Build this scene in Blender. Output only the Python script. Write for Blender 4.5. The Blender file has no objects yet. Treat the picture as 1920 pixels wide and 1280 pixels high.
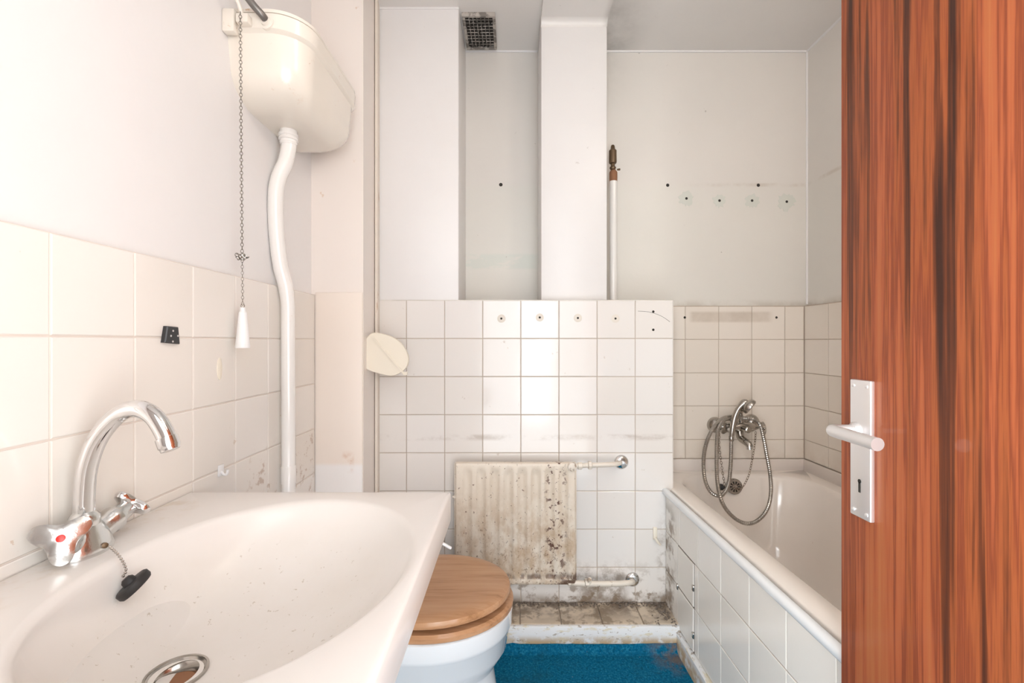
import bpy, bmesh, math, random
from mathutils import Vector, Matrix, Quaternion
random.seed(7)
S = bpy.context.scene
COL = S.collection
EYE = 1.133          # camera height above the floor
F = 875.0            # focal length in pixels of a 1920 wide frame

# ------------------------------------------------------------------ camera, world, light, exposure
cam_d = bpy.data.cameras.new('camera'); cam = bpy.data.objects.new('camera', cam_d); COL.objects.link(cam)
cam_d.sensor_width = 36.0; cam_d.lens = F / 1920 * 36.0; cam_d.clip_start = 0.01
cam.location = (0, 0, EYE); cam.rotation_euler = (math.pi / 2, 0, 0)
S.camera = cam
w = bpy.data.worlds.new('world'); S.world = w; w.use_nodes = True
bg = w.node_tree.nodes['Background']; bg.inputs[0].default_value = (0.935, 0.975, 1.0, 1); bg.inputs[1].default_value = 3.9

def area(name, loc, rot, sx, sy, power, col=(1, 1, 1)):
    d = bpy.data.lights.new(name, 'AREA'); d.shape = 'RECTANGLE'; d.size = sx; d.size_y = sy; d.energy = power; d.color = col
    o = bpy.data.objects.new(name, d); COL.objects.link(o); o.location = loc; o.rotation_euler = rot
    return o
# daylight from the tall window of the room behind the open door
area('window_daylight', (0.30, -2.0, 1.05), (math.pi / 2, 0, 0), 0.36, 1.8, 9, (.97, 0.985, 1.0))
# daylight from a large window to the right in that room, slanting in through the doorway
area('side_window_daylight', (1.75, -1.45, 1.05), (math.pi / 2, 0, math.radians(49)), 1.5, 2.0, 40, (.965, 0.985, 1.0))
# added unseen fill light from the left, brightening door leaf, bath panel and alcove
area('left_fill_light', (-1.25, -1.5, 1.05), (math.pi / 2, 0, math.radians(-42)), 1.3, 2.0, 62, (.98, 0.99, 1.0))
S.view_settings.view_transform = 'Standard'; S.view_settings.look = 'None'
S.view_settings.exposure = 0.37; S.view_settings.gamma = 1.0; S.view_settings.use_curve_mapping = False

def P(px, py, d):
    """a point of the room seen at (px, py) of the photo, d metres in front of the camera plane"""
    return Vector(((px - 960) / F * d, d, EYE + (640 - py) / F * d))
def H(Y): return EYE + Y

# ------------------------------------------------------------------ materials
def node(nt, t, **kw):
    n = nt.nodes.new(t)
    for k, v in kw.items(): setattr(n, k, v)
    return n
def lk(nt, a, b): nt.links.new(a, b)
def mathn(nt, op, a, b=None):
    n = node(nt, 'ShaderNodeMath', operation=op); n.use_clamp = False
    for i, v in enumerate((a, b)):
        if v is None: continue
        if isinstance(v, (int, float)): n.inputs[i].default_value = v
        else: lk(nt, v, n.inputs[i])
    return n.outputs[0]
def smooth(nt, v, a, b):
    n = node(nt, 'ShaderNodeMapRange', interpolation_type='SMOOTHSTEP')
    lk(nt, v, n.inputs[0])
    if a > b: n.inputs[1].default_value = b; n.inputs[2].default_value = a; n.inputs[3].default_value = 1; n.inputs[4].default_value = 0
    else: n.inputs[1].default_value = a; n.inputs[2].default_value = b
    return n.outputs[0]
def noise(nt, scale, detail=4, rough=0.6, stretch=(1, 1, 1), dist=0.0):
    g = node(nt, 'ShaderNodeNewGeometry'); m = node(nt, 'ShaderNodeMapping'); m.inputs['Scale'].default_value = stretch
    lk(nt, g.outputs['Position'], m.inputs[0])
    n = node(nt, 'ShaderNodeTexNoise'); lk(nt, m.outputs[0], n.inputs['Vector'])
    n.inputs['Scale'].default_value = scale; n.inputs['Detail'].default_value = detail
    n.inputs['Roughness'].default_value = rough; n.inputs['Distortion'].default_value = dist
    return n.outputs['Fac']
def pos(nt):
    g = node(nt, 'ShaderNodeNewGeometry'); s = node(nt, 'ShaderNodeSeparateXYZ'); lk(nt, g.outputs['Position'], s.inputs[0])
    return {'X': s.outputs[0], 'Y': s.outputs[1], 'Z': s.outputs[2]}
def mix(nt, fac, a, b):
    n = node(nt, 'ShaderNodeMix', data_type='RGBA')
    if isinstance(fac, (int, float)): n.inputs[0].default_value = fac
    else: lk(nt, fac, n.inputs[0])
    for i, v in ((6, a), (7, b)):
        if isinstance(v, tuple): n.inputs[i].default_value = (*v, 1)
        else: lk(nt, v, n.inputs[i])
    return n.outputs[2]
def mask(nt, ranges=(), nz=None, strength=1.0):
    """stain with a place (smooth ranges in metres) and a ragged shape (noise threshold)"""
    out = None; p = pos(nt)
    for ax, a, b in ranges:
        s = smooth(nt, p[ax], a, b); out = s if out is None else mathn(nt, 'MULTIPLY', out, s)
    if nz:
        sc, lo, hi = nz[:3]; st = nz[3] if len(nz) > 3 else (1, 1, 1)
        n = smooth(nt, noise(nt, sc, 5, 0.65, st), lo, hi)
        out = n if out is None else mathn(nt, 'MULTIPLY', out, n)
    return mathn(nt, 'MULTIPLY', out, strength)
def mat(name, col, rough=0.5, metal=0.0, stains=(), bump=None, vary=0.0, coat=0.0, rnd=0.0, spec=0.5):
    m = bpy.data.materials.new(name); m.use_nodes = True; nt = m.node_tree
    b = nt.nodes['Principled BSDF']; b.inputs['Roughness'].default_value = rough; b.inputs['Metallic'].default_value = metal; b.inputs['Specular IOR Level'].default_value = spec
    if coat: b.inputs['Coat Weight'].default_value = coat; b.inputs['Coat Roughness'].default_value = 0.06
    c = None
    base = tuple(col)
    if vary:
        c = mix(nt, noise(nt, 3.5, 5), tuple(x * (1 - vary) for x in base), tuple(min(1, x * (1 + vary * .6)) for x in base))
    if rnd:
        oi = node(nt, 'ShaderNodeObjectInfo')
        c = mix(nt, mathn(nt, 'MULTIPLY', oi.outputs['Random'], 1.0), c if c is not None else base, tuple(x * (1 - rnd) * y for x, y in zip(base, (1, .985, .96))))
    for ranges, nz, strength, scol in stains:
        c = mix(nt, mask(nt, ranges, nz, strength), c if c is not None else base, scol)
    if c is None: b.inputs['Base Color'].default_value = (*base, 1)
    else: lk(nt, c, b.inputs['Base Color'])
    if bump:
        sc, st, dist = bump
        bn = node(nt, 'ShaderNodeBump'); bn.inputs['Strength'].default_value = st; bn.inputs['Distance'].default_value = dist
        lk(nt, noise(nt, sc, 4), bn.inputs['Height']); lk(nt, bn.outputs[0], b.inputs['Normal'])
    return m
DIRT = (0.23, 0.165, 0.11); RUST = (0.20, 0.075, 0.03); DARK_GREY = (0.22, 0.20, 0.18); GREEN = (0.60, 0.68, 0.62); TAN = (0.55, 0.40, 0.26)
M = {}
M['plaster'] = mat('painted_plaster', (0.80, 0.775, 0.76), 0.38, vary=0.04, bump=(9, 0.12, 0.01), stains=[
    ((), (16, .70, .74), .35, (0.45, 0.40, 0.36)), ((), (2.2, .55, .8), .12, (0.70, 0.60, 0.52))])
M['plaster_back'] = mat('aged_plaster', (0.735, 0.695, 0.645), 0.42, vary=0.05, bump=(9, 0.15, 0.01), stains=[
    ((('Z', H(.20), H(.165)),), (9, .35, .65), .55, (0.42, 0.36, 0.29)),                                    # grime over the tile edge
    ((('Z', H(.325), H(.34)), ('Z', H(.41), H(.39)), ('X', .14, .09)), (7, .38, .52, (1, 1, 3)), .7, (0.61, 0.645, 0.59)),
    ((('X', .56, .40), ('X', .37, .38), ('Z', H(1.0), H(1.33))), (3, .25, .7), .45, DARK_GREY),  # dark grey beside the column, stronger towards the ceiling
    ((('Z', H(.73), H(.70)),), (2, .2, .6), .25, (0.70, 0.70, 0.62)),
    ((('Z', H(.705), H(.715)), ('Z', H(.73), H(.72)), ('X', .75, 1.0)), (6, .35, .6), .45, (0.5, 0.42, 0.33)),
    ((), (23, .71, .74), .6, (0.36, 0.31, 0.27)), ((), (1.7, .5, .8), .22, (0.66, 0.66, 0.60))])
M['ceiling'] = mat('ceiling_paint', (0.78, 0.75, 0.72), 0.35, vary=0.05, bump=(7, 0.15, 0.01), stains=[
    ((('X', .62, .40), ('X', .36, .39), ('Y', 1.55, 2.1)), (3, .2, .6), .7, DARK_GREY), ((), (18, .7, .74), .4, (0.4, 0.36, 0.32))])  # dark grey beside the beam, stronger towards the far wall; scattered specks
M['tile_left'] = mat('glazed_cream_tile', (0.82, 0.775, 0.725), 0.13, rnd=.05, bump=(14, 0.05, 0.01), stains=[
    ((('Z', H(-.27), H(-.33)), ('Y', 1.15, 1.25)), (26, .56, .64), .6, (0.42, 0.27, 0.18)), ((), (20, .71, .74), .5, (0.55, 0.36, 0.22))])
M['tile_back'] = mat('glazed_white_tile', (0.80, 0.765, 0.735), 0.10, rnd=.04, bump=(12, 0.06, 0.01), stains=[
    ((('Z', H(-.365), H(-.378)), ('Z', H(-.40), H(-.383))), (9, .42, .68, (1, 1, 2)), .5, (0.38, 0.30, 0.24)),
    ((('Z', H(-.84), H(-1.03)),), (24, .50, .62), .8, DIRT),
    ((('Z', H(-.99), H(-1.04)),), (14, .30, .6), .85, DIRT),
    ((('X', .56, .62), ('Z', H(-.6), H(-.9))), (15, .45, .6), .8, DIRT),
    ((('X', .24, .30), ('X', .48, .42), ('Z', H(-.88), H(-.94))), (16, .40, .6), .7, DIRT),
    ((), (26, .69, .73), .5, (0.48, 0.38, 0.30))])
M['tile_bath'] = mat('glazed_beige_tile', (0.81, 0.745, 0.67), 0.14, rnd=.05, bump=(12, 0.05, 0.01), stains=[
    ((('X', .80, .83), ('X', 1.20, 1.16), ('Z', H(.082), H(.095)), ('Z', H(.142), H(.128))), (4, .1, .7), .62, (0.45, 0.36, 0.27)),
    ((('Z', H(-.43), H(-.53)),), (8, .4, .7), .3, (0.55, 0.42, 0.30)), ((), (24, .70, .73), .5, (0.45, 0.33, 0.24))])
M['tile_panel'] = mat('glazed_ivory_tile', (0.86, 0.825, 0.77), 0.12, rnd=.04, bump=(12, 0.05, 0.01), stains=[
    ((('Y', 1.72, 1.80), ('Z', H(-.60), H(-.70))), (14, .46, .62), .9, DIRT), ((), (24, .71, .74), .4, TAN)])
M['tile_ledge'] = mat('dirty_ledge_tile', (0.66, 0.56, 0.44), 0.35, rnd=.05, stains=[
    ((('Y', 1.70, 1.84),), (11, .40, .58), .95, (0.19, 0.14, 0.10)), ((), (16, .50, .62), .8, (0.24, 0.18, 0.12))])
M['grout'] = mat('old_grout', (0.52, 0.43, 0.35), 0.9, vary=.2)
M['grout_light'] = mat('pale_grout', (0.75, 0.67, 0.60), 0.9, vary=.1)
M['grout_panel'] = mat('brown_grout', (0.30, 0.24, 0.18), 0.9, vary=.15)
M['grout_dark'] = mat('black_joint', (0.09, 0.07, 0.055), 0.9, vary=.2)
M['dust'] = mat('grey_brown_grit', (0.20, 0.16, 0.13), 0.95, vary=.4)
M['box_paint'] = mat('cream_gloss_paint', (0.82, 0.745, 0.69), 0.3, vary=.03, bump=(8, .08, .01), stains=[((), (19, .70, .74), .5, (0.6, 0.4, 0.25))])
M['box_panel'] = mat('peach_board_paint', (0.83, 0.735, 0.655), 0.4, vary=.03, stains=[
    ((('Z', H(-.41), H(-.43)),), (1, -1, 0), .95, (0.84, 0.81, 0.79)),
    ((('Z', H(-.455), H(-.43)), ('Z', H(-.37), H(-.40)), ('X', -.585, -.57), ('X', -.535, -.55)), (14, .42, .6), .6, (0.55, 0.28, 0.14))])
M['strip'] = mat('chipped_timber_strip', (0.78, 0.69, 0.60), 0.5, vary=.05, stains=[((), (9, .60, .66, (1, 1, .35)), .85, (0.45, 0.25, 0.12))])
M['ceramic'] = mat('white_ceramic', (0.78, 0.80, 0.81), 0.07, coat=.3)
M['basin'] = mat('old_basin_ceramic', (0.80, 0.76, 0.72), 0.22, vary=.02, stains=[
    ((('Z', H(-.33), H(-.38)),), (4, .25, .75), .30, (0.66, 0.59, 0.48)),
    ((('Z', H(-.36), H(-.39)),), (95, .645, .68), .55, (0.42, 0.34, 0.24)),
    ((('X', -.58, -.63),), (14, .5, .68), .45, (0.62, 0.50, 0.36))])
M['cistern'] = mat('yellowed_cistern_plastic', (0.82, 0.755, 0.665), 0.16, coat=.3, vary=.02, stains=[
    ((('Y', 1.23, 1.15), ), (15, .60, .68), .7, (0.55, 0.30, 0.13)), ((), (21, .69, .73), .6, (0.5, 0.28, 0.14))])
M['pipe'] = mat('white_gloss_pipe', (0.83, 0.80, 0.765), 0.18, coat=.3, stains=[((), (28, .68, .72), .5, (0.55, 0.40, 0.28))])
M['chrome'] = mat('chrome', (0.78, 0.78, 0.78), 0.09, 1.0)
M['chrome_old'] = mat('limescaled_chrome', (0.74, 0.75, 0.74), 0.2, 1.0, vary=.12, bump=(90, .2, .002))
M['chrome_dull'] = mat('worn_chrome', (0.46, 0.435, 0.40), 0.2, 1.0, vary=.1)
M['hose'] = mat('steel_hose', (0.40, 0.375, 0.34), 0.28, 1.0)
M['brass'] = mat('tarnished_brass', (0.16, 0.105, 0.06), 0.45, .6, vary=.3)
M['lead'] = mat('dark_lead_pipe', (0.20, 0.185, 0.17), 0.35, .6, vary=.2)
M['rust'] = mat('rusty_iron', (0.30, 0.14, 0.07), 0.8, vary=.5)
M['rad'] = mat('stained_radiator_enamel', (0.76, 0.675, 0.57), 0.35, vary=.04, stains=[
    ((('Z', H(-.48), H(-.80)),), (26, .34, .68, (1, 1, .6)), .75, (0.47, 0.32, 0.19)),
    ((), (7, .45, .75, (1, 1, .3)), .35, (0.58, 0.44, 0.30)),
    ((), (85, .635, .66), .85, (0.14, 0.07, 0.04)),
    ((('Z', H(-.70), H(-.88)),), (70, .58, .63), .7, (0.25, 0.15, 0.08)),
    ((('Z', H(-.915), H(-.908)), ('Z', H(-.888), H(-.900))), (19, .42, .55, (1, 1, .2)), .8, (0.16, 0.10, 0.07)),
    ((('X', .11, .15), ('X', .23, .18)), (48, .57, .60), .95, (0.11, 0.045, 0.03)),
    ((('X', .17, .20), ('Z', H(-.88), H(-.91))), (30, .42, .5), .9, (0.10, 0.05, 0.03))])
M['rad_pipe'] = mat('stained_radiator_pipe', (0.76, 0.69, 0.60), 0.35, stains=[((), (30, .55, .64), .8, (0.30, 0.20, 0.12))])
M['plastic'] = mat('cream_plastic', (0.82, 0.75, 0.63), 0.35)
M['plastic_white'] = mat('white_plastic', (0.84, 0.83, 0.82), 0.3)
M['black'] = mat('black_plastic', (0.025, 0.025, 0.027), 0.4)
M['rubber'] = mat('black_rubber', (0.022, 0.02, 0.02), 0.55)
M['red'] = mat('red_dot', (0.75, 0.03, 0.02), 0.3)
M['hole'] = mat('dark_hole', (0.03, 0.025, 0.02), 0.9)
M['filler'] = mat('pale_green_filler', (0.66, 0.665, 0.60), 0.7, vary=.08)
M['mark'] = mat('pale_ring_mark', (0.72, 0.66, 0.58), 0.5)
M['alu'] = mat('satin_aluminium', (0.82, 0.80, 0.79), 0.32, .75)
M['bath'] = mat('bath_enamel', (0.85, 0.785, 0.72), 0.13, coat=.3, stains=[((), (40, .71, .74), .5, (0.45, 0.33, 0.22))])
M['bath_edge'] = mat('bath_sealing_strip', (0.76, 0.69, 0.635), 0.35, vary=.04)
M['skirt'] = mat('peeling_white_board', (0.80, 0.80, 0.80), 0.45, stains=[
    ((('Z', H(-1.068), H(-1.10)),), (20, .34, .52), .9, (0.50, 0.34, 0.17)), ((), (14, .54, .62, (1, 1, 3)), .6, (0.66, 0.56, 0.34)), ((), (45, .60, .65, (1, 1, 2)), .7, (0.30, 0.22, 0.14))])
M['grate'] = mat('sooty_wire', (0.52, 0.47, 0.42), 0.7, vary=.3, stains=[((), (25, .45, .55), .7, (0.08, 0.07, 0.06))])
M['soot'] = mat('soot', (0.045, 0.04, 0.035), 0.95, vary=.5, bump=(120, 1, .01))

def carpet():
    m = mat('blue_carpet', (0.004, 0.125, 0.25), 0.95, stains=[
        ((), (150, .45, .65), .7, (0.03, 0.27, 0.42)), ((), (90, .5, .66), .6, (0.002, 0.06, 0.11)), ((), (5, .5, .75), .55, (0.02, 0.10, 0.14)),
        ((), (60, .69, .72), .6, (0.45, 0.5, 0.5)),
        ((('X', .46, .60), ('Y', 1.55, 1.68)), (22, .40, .6), .85, (0.22, 0.16, 0.12))], bump=(240, .9, .006), spec=.03)
    return m
M['carpet'] = carpet()
def wood(name, cols, stretch, scale, rough, coat, fine=60):
    m = bpy.data.materials.new(name); m.use_nodes = True; nt = m.node_tree; b = nt.nodes['Principled BSDF']
    b.inputs['Roughness'].default_value = rough; b.inputs['Coat Weight'].default_value = coat; b.inputs['Coat Roughness'].default_value = .08; b.inputs['Specular IOR Level'].default_value = .12
    n1 = noise(nt, scale, 6, .62, stretch, .25); n2 = noise(nt, scale * 6, 3, .6, tuple(s if s >= 1 else s * .3 for s in stretch), .2)
    f = mathn(nt, 'ADD', mathn(nt, 'MULTIPLY', n1, .68), mathn(nt, 'MULTIPLY', n2, .32))
    r = node(nt, 'ShaderNodeValToRGB'); lk(nt, f, r.inputs[0])
    while len(r.color_ramp.elements) < len(cols): r.color_ramp.elements.new(.5)
    for e, (p, c) in zip(r.color_ramp.elements, cols): e.position = p; e.color = (*c, 1)
    lk(nt, r.outputs[0], b.inputs['Base Color'])
    return m
M['rosewood'] = wood('rosewood_laminate', [(.37, (0.050, 0.020, 0.013)), (.44, (0.15, 0.042, 0.018)), (.49, (0.37, 0.100, 0.034)), (.53, (0.23, 0.055, 0.024)), (.57, (0.40, 0.105, 0.040)), (.66, (0.44, 0.145, 0.052))], (1, 1, .04), 16, .5, .12)
M['oak'] = wood('varnished_oak', [(.36, (0.30, 0.150, 0.068)), (.48, (0.46, 0.245, 0.125)), (.62, (0.52, 0.30, 0.165))], (.12, 1, 1), 22, .33, .4)

# ------------------------------------------------------------------ object helpers
def obj(name, verts, faces, m, parent=None, sm=None, loc=None, kind=None):
    me = bpy.data.meshes.new(name); me.from_pydata([tuple(v) for v in verts], [], faces)
    bm = bmesh.new(); bm.from_mesh(me); bmesh.ops.recalc_face_normals(bm, faces=bm.faces); bm.to_mesh(me); bm.free()
    me.materials.append(M[m] if isinstance(m, str) else m)
    if sm:
        for p in me.polygons: p.use_smooth = True
        me.set_sharp_from_angle(angle=math.radians(sm))
    return link(name, me, parent, loc, kind)
def link(name, me, parent=None, loc=None, kind=None):
    o = bpy.data.objects.new(name, me); COL.objects.link(o)
    if parent:
        o.parent = parent; o.matrix_parent_inverse = Matrix.Translation(-abs_loc(parent))
    if loc is not None: o.location = loc
    if kind: o['kind'] = kind
    return o
def abs_loc(o):
    return Vector(o.location) if o.type == 'EMPTY' else Vector((0, 0, 0))
def thing(name, label, cat, loc=(0, 0, 0), group=None):
    o = bpy.data.objects.new(name, None); COL.objects.link(o); o.location = loc; o.empty_display_size = .05
    o['label'] = label; o['category'] = cat
    if group: o['group'] = group
    return o
def tag(o, label, cat, group=None, kind=None):
    o['label'] = label; o['category'] = cat
    if group: o['group'] = group
    if kind: o['kind'] = kind
    return o
class G:
    """collects shapes of one part"""
    def __init__(s): s.v = []; s.f = []
    def add(s, v, f):
        n = len(s.v); s.v += [Vector(p) for p in v]; s.f += [tuple(i + n for i in q) for q in f]; return s
    def box(s, x0, x1, y0, y1, z0, z1, b=0.0):
        if b <= 0:
            v = [(x, y, z) for z in (z0, z1) for y in (y0, y1) for x in (x0, x1)]
            return s.add(v, [(0, 2, 3, 1), (4, 5, 7, 6), (0, 1, 5, 4), (2, 6, 7, 3), (0, 4, 6, 2), (1, 3, 7, 5)])
        bm = bmesh.new(); bmesh.ops.create_cube(bm, size=1)
        for q in bm.verts: q.co = ((x0 + x1) / 2 + q.co.x * (x1 - x0), (y0 + y1) / 2 + q.co.y * (y1 - y0), (z0 + z1) / 2 + q.co.z * (z1 - z0))
        bmesh.ops.bevel(bm, geom=bm.edges[:], offset=b, segments=2, affect='EDGES', profile=.5)
        bm.verts.index_update(); r = s.add([q.co.copy() for q in bm.verts], [tuple(q.index for q in f.verts) for f in bm.faces]); bm.free(); return r
    def loft(s, rings, cap0=True, cap1=True):
        n = len(rings[0]); v = [p for r in rings for p in r]; f = []
        for i in range(len(rings) - 1):
            for j in range(n): f.append((i * n + j, i * n + (j + 1) % n, (i + 1) * n + (j + 1) % n, (i + 1) * n + j))
        if cap0: f.append(tuple(range(n - 1, -1, -1)))
        if cap1: f.append(tuple((len(rings) - 1) * n + j for j in range(n)))
        return s.add(v, f)
    def lathe(s, c, axis, prof, seg=24, up=None):
        """prof: (distance along the axis, radius)"""
        a = Vector(axis).normalized(); t = Vector(up) if up else (Vector((0, 0, 1)) if abs(a.z) < .9 else Vector((1, 0, 0)))
        u = a.cross(t).normalized(); q = a.cross(u); c = Vector(c)
        return s.loft([[c + a * d + (u * math.cos(2 * math.pi * k / seg) + q * math.sin(2 * math.pi * k / seg)) * max(r, 1e-4) for k in range(seg)] for d, r in prof])
    def tube(s, pts, r, seg=12, sub=6, ribs=0.0):
        pts = [Vector(p) for p in pts]
        rr = r if isinstance(r, (list, tuple)) else [r] * len(pts)
        cp, cr = [], []
        if sub > 1 and len(pts) > 2:
            for i in range(len(pts) - 1):
                p0 = pts[max(i - 1, 0)]; p1 = pts[i]; p2 = pts[i + 1]; p3 = pts[min(i + 2, len(pts) - 1)]
                for k in range(sub):
                    t = k / sub; t2 = t * t; t3 = t2 * t
                    cp.append(.5 * ((2 * p1) + (p2 - p0) * t + (2 * p0 - 5 * p1 + 4 * p2 - p3) * t2 + (3 * p1 - p0 - 3 * p2 + p3) * t3)); cr.append(rr[i] + (rr[i + 1] - rr[i]) * t)
            cp.append(pts[-1]); cr.append(rr[-1])
        else: cp, cr = pts, list(rr)
        if ribs:   # fine metal hose rings
            L = [0]; 
            for a, b in zip(cp, cp[1:]): L.append(L[-1] + (b - a).length)
            n = int(L[-1] / ribs); q, qr, j = [], [], 0
            for k in range(n + 1):
                d = L[-1] * k / n
                while j < len(L) - 2 and L[j + 1] < d: j += 1
                t = (d - L[j]) / max(L[j + 1] - L[j], 1e-9); q.append(cp[j].lerp(cp[j + 1], t)); qr.append(cr[j] * (1.0 if k % 2 else .88))
            cp, cr = q, qr
        tg = [(cp[min(i + 1, len(cp) - 1)] - cp[max(i - 1, 0)]).normalized() for i in range(len(cp))]
        n = tg[0].orthogonal().normalized(); rings = []
        for i, p in enumerate(cp):
            if i: n = (n - tg[i] * n.dot(tg[i])).normalized()
            b = tg[i].cross(n)
            rings.append([p + (n * math.cos(2 * math.pi * k / seg) + b * math.sin(2 * math.pi * k / seg)) * cr[i] for k in range(seg)])
        return s.loft(rings)
    def torus(s, c, axis, R, r, seg=10, ts=6, stretch=None):
        a = Vector(axis).normalized(); u = a.orthogonal().normalized() if stretch is None else Vector(stretch).normalized(); q = a.cross(u); c = Vector(c); v = []; f = []
        k1 = 1.0 if stretch is None else 1.6
        for i in range(seg):
            t = 2 * math.pi * i / seg; d = u * math.cos(t) * k1 + q * math.sin(t)
            for j in range(ts):
                h = 2 * math.pi * j / ts; v.append(c + d * R + (d.normalized() * math.cos(h) + a * math.sin(h)) * r)
        for i in range(seg):
            for j in range(ts): f.append((i * ts + j, ((i + 1) % seg) * ts + j, ((i + 1) % seg) * ts + (j + 1) % ts, i * ts + (j + 1) % ts))
        return s.add(v, f)
    def chain(s, pts, link_len, r):
        pts = [Vector(p) for p in pts]; L = [0]
        for a, b in zip(pts, pts[1:]): L.append(L[-1] + (b - a).length)
        n = max(2, int(L[-1] / link_len)); j = 0
        for k in range(n):
            d = L[-1] * (k + .5) / n
            while j < len(L) - 2 and L[j + 1] < d: j += 1
            t = (d - L[j]) / max(L[j + 1] - L[j], 1e-9); p = pts[j].lerp(pts[j + 1], t); tg = (pts[j + 1] - pts[j]).normalized()
            o = tg.orthogonal().normalized(); o = Quaternion(tg, (k % 2) * math.pi / 2 + .4) @ o
            s.torus(p, o, link_len * .40, r, 8, 4, tg)
        return s
    def out(s, name, m, parent=None, sm=40, kind=None): return obj(name, s.v, s.f, m, parent, sm, None, kind)
def curve_pts(pts, sub=8):
    g = []; pts = [Vector(p) for p in pts]
    for i in range(len(pts) - 1):
        p0 = pts[max(i - 1, 0)]; p1 = pts[i]; p2 = pts[i + 1]; p3 = pts[min(i + 2, len(pts) - 1)]
        for k in range(sub):
            t = k / sub; t2 = t * t; t3 = t2 * t
            g.append(.5 * ((2 * p1) + (p2 - p0) * t + (2 * p0 - 5 * p1 + 4 * p2 - p3) * t2 + (3 * p1 - p0 - 3 * p2 + p3) * t3))
    return g + [pts[-1]]
def struct(name, g, m, label, sm=None, cat='wall'):
    o = g.out(name, m, None, sm); o['kind'] = 'structure'; o['label'] = label; o['category'] = cat; return o

tile_cache = {}
def tile(parent, c, w, h, normal, m, t=.008, name='tile', jitter=.0022):
    """one bevelled glazed tile, its back on the bed; c = centre of its back face"""
    key = (round(w, 4), round(h, 4), t, m, name)
    if key not in tile_cache:
        b = .0016; v = []
        for zz, i in ((0, 0), (t - b * .7, 0), (t, b)):
            v += [(-w / 2 + i, -h / 2 + i, zz), (w / 2 - i, -h / 2 + i, zz), (w / 2 - i, h / 2 - i, zz), (-w / 2 + i, h / 2 - i, zz)]
        f = [(8, 9, 10, 11)]
        for k in (0, 4):
            for j in range(4): f.append((k + j, k + (j + 1) % 4, k + 4 + (j + 1) % 4, k + 4 + j))
        me = bpy.data.meshes.new(name); me.from_pydata(v, [], f); me.materials.append(M[m]); tile_cache[key] = me
    o = bpy.data.objects.new(name, tile_cache[key]); COL.objects.link(o)
    n = Vector(normal); up = Vector((0, 0, 1)) if abs(n.z) < .5 else Vector((0, 1, 0)); u = up.cross(n).normalized()
    R = Matrix((u, up if abs(n.z) < .5 else n.cross(u), n)).transposed()
    J = Matrix.Rotation(random.uniform(-jitter, jitter), 3, 'X') @ Matrix.Rotation(random.uniform(-jitter, jitter), 3, 'Y')
    o.parent = parent; o.matrix_parent_inverse = Matrix.Translation(-abs_loc(parent)); o.location = c; o.rotation_euler = (R @ J).to_euler()
    return o
GAP = .0028

# ------------------------------------------------------------------ the room shell
CEIL = H(1.33)
XL, XLT = -.688, -.674           # plaster and tile face of the left wall
wall_left = struct('wall_left', G().box(-.82, XL, -.14, 2.26, -.05, CEIL + .1), 'plaster', 'white painted left wall with cream tiles on its lower half')
G().box(XL - .002, XLT - .0025, 0, 1.61, 0, H(.160)).out('tile_bed', 'grout_light', wall_left, None)
ys = [.0735 + .152 * k for k in range(11)]; zs = [.160, .008, -.144, -.296, -.448, -.600]
for a, b in zip(ys, ys[1:]):
    b = min(b, 1.606)
    for c, d in zip(zs, zs[1:]):
        tile(wall_left, (XLT - .008, (a + b) / 2, H((c + d) / 2)), b - a - GAP, c - d - GAP, (1, 0, 0), 'tile_left')
wall_right = struct('wall_right', G().box(1.353, 1.48, -.14, 2.26, -.05, CEIL + .1), 'plaster_back', 'off white right wall above the far side of the bathtub')
G().box(1.336, 1.355, .3, 2.14, H(-.62), H(.163)).out('tile_bed', 'grout', wall_right, None)
ys = [2.128, 1.968] + [1.968 - .152 * k for k in range(1, 8)]; zb = [.1605, .009, -.143, -.294, -.447, -.534]
for a, b in zip(ys, ys[1:]):
    for c, d in zip(zb, zb[1:]): tile(wall_right, (1.341, (a + b) / 2, H((c + d) / 2)), a - b - GAP, c - d - GAP, (-1, 0, 0), 'tile_bath')
wall_back = struct('wall_back', G().box(-.82, 1.48, 2.14, 2.26, -.05, CEIL + .1), 'plaster_back', 'stained off white far wall behind bath and recess')
G().box(.64, 1.345, 2.1305, 2.142, H(-.62), H(.163)).out('tile_bed', 'grout', wall_back, None)
xs = [.646, .790, .943, 1.094, 1.245, 1.332]
for a, b in zip(xs, xs[1:]):
    for c, d in zip(zb, zb[1:]): tile(wall_back, ((a + b) / 2, 2.136, H((c + d) / 2)), b - a - GAP, c - d - GAP, (0, -1, 0), 'tile_bath')
wf = G().box(-.82, -.24, -.14, -.02, -.05, CEIL + .1).box(.66, 1.48, -.14, -.02, -.05, CEIL + .1).box(-.24, .66, -.14, -.02, 2.06, CEIL + .1)
struct('wall_front', wf, 'plaster', 'white wall with the doorway the view looks in through')
struct('wall_light_block', G().box(.52, 3.2, -2.35, -2.25, -.05, 2.7), 'plaster', 'added unseen white wall piece behind the doorway')  # wall piece added out of view to narrow the bright reflection in the back tiles
ceiling = struct('ceiling', G().box(-.82, 1.48, -.14, 2.26, CEIL, CEIL + .1), 'ceiling', 'greyish white painted ceiling', cat='ceiling')
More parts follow.
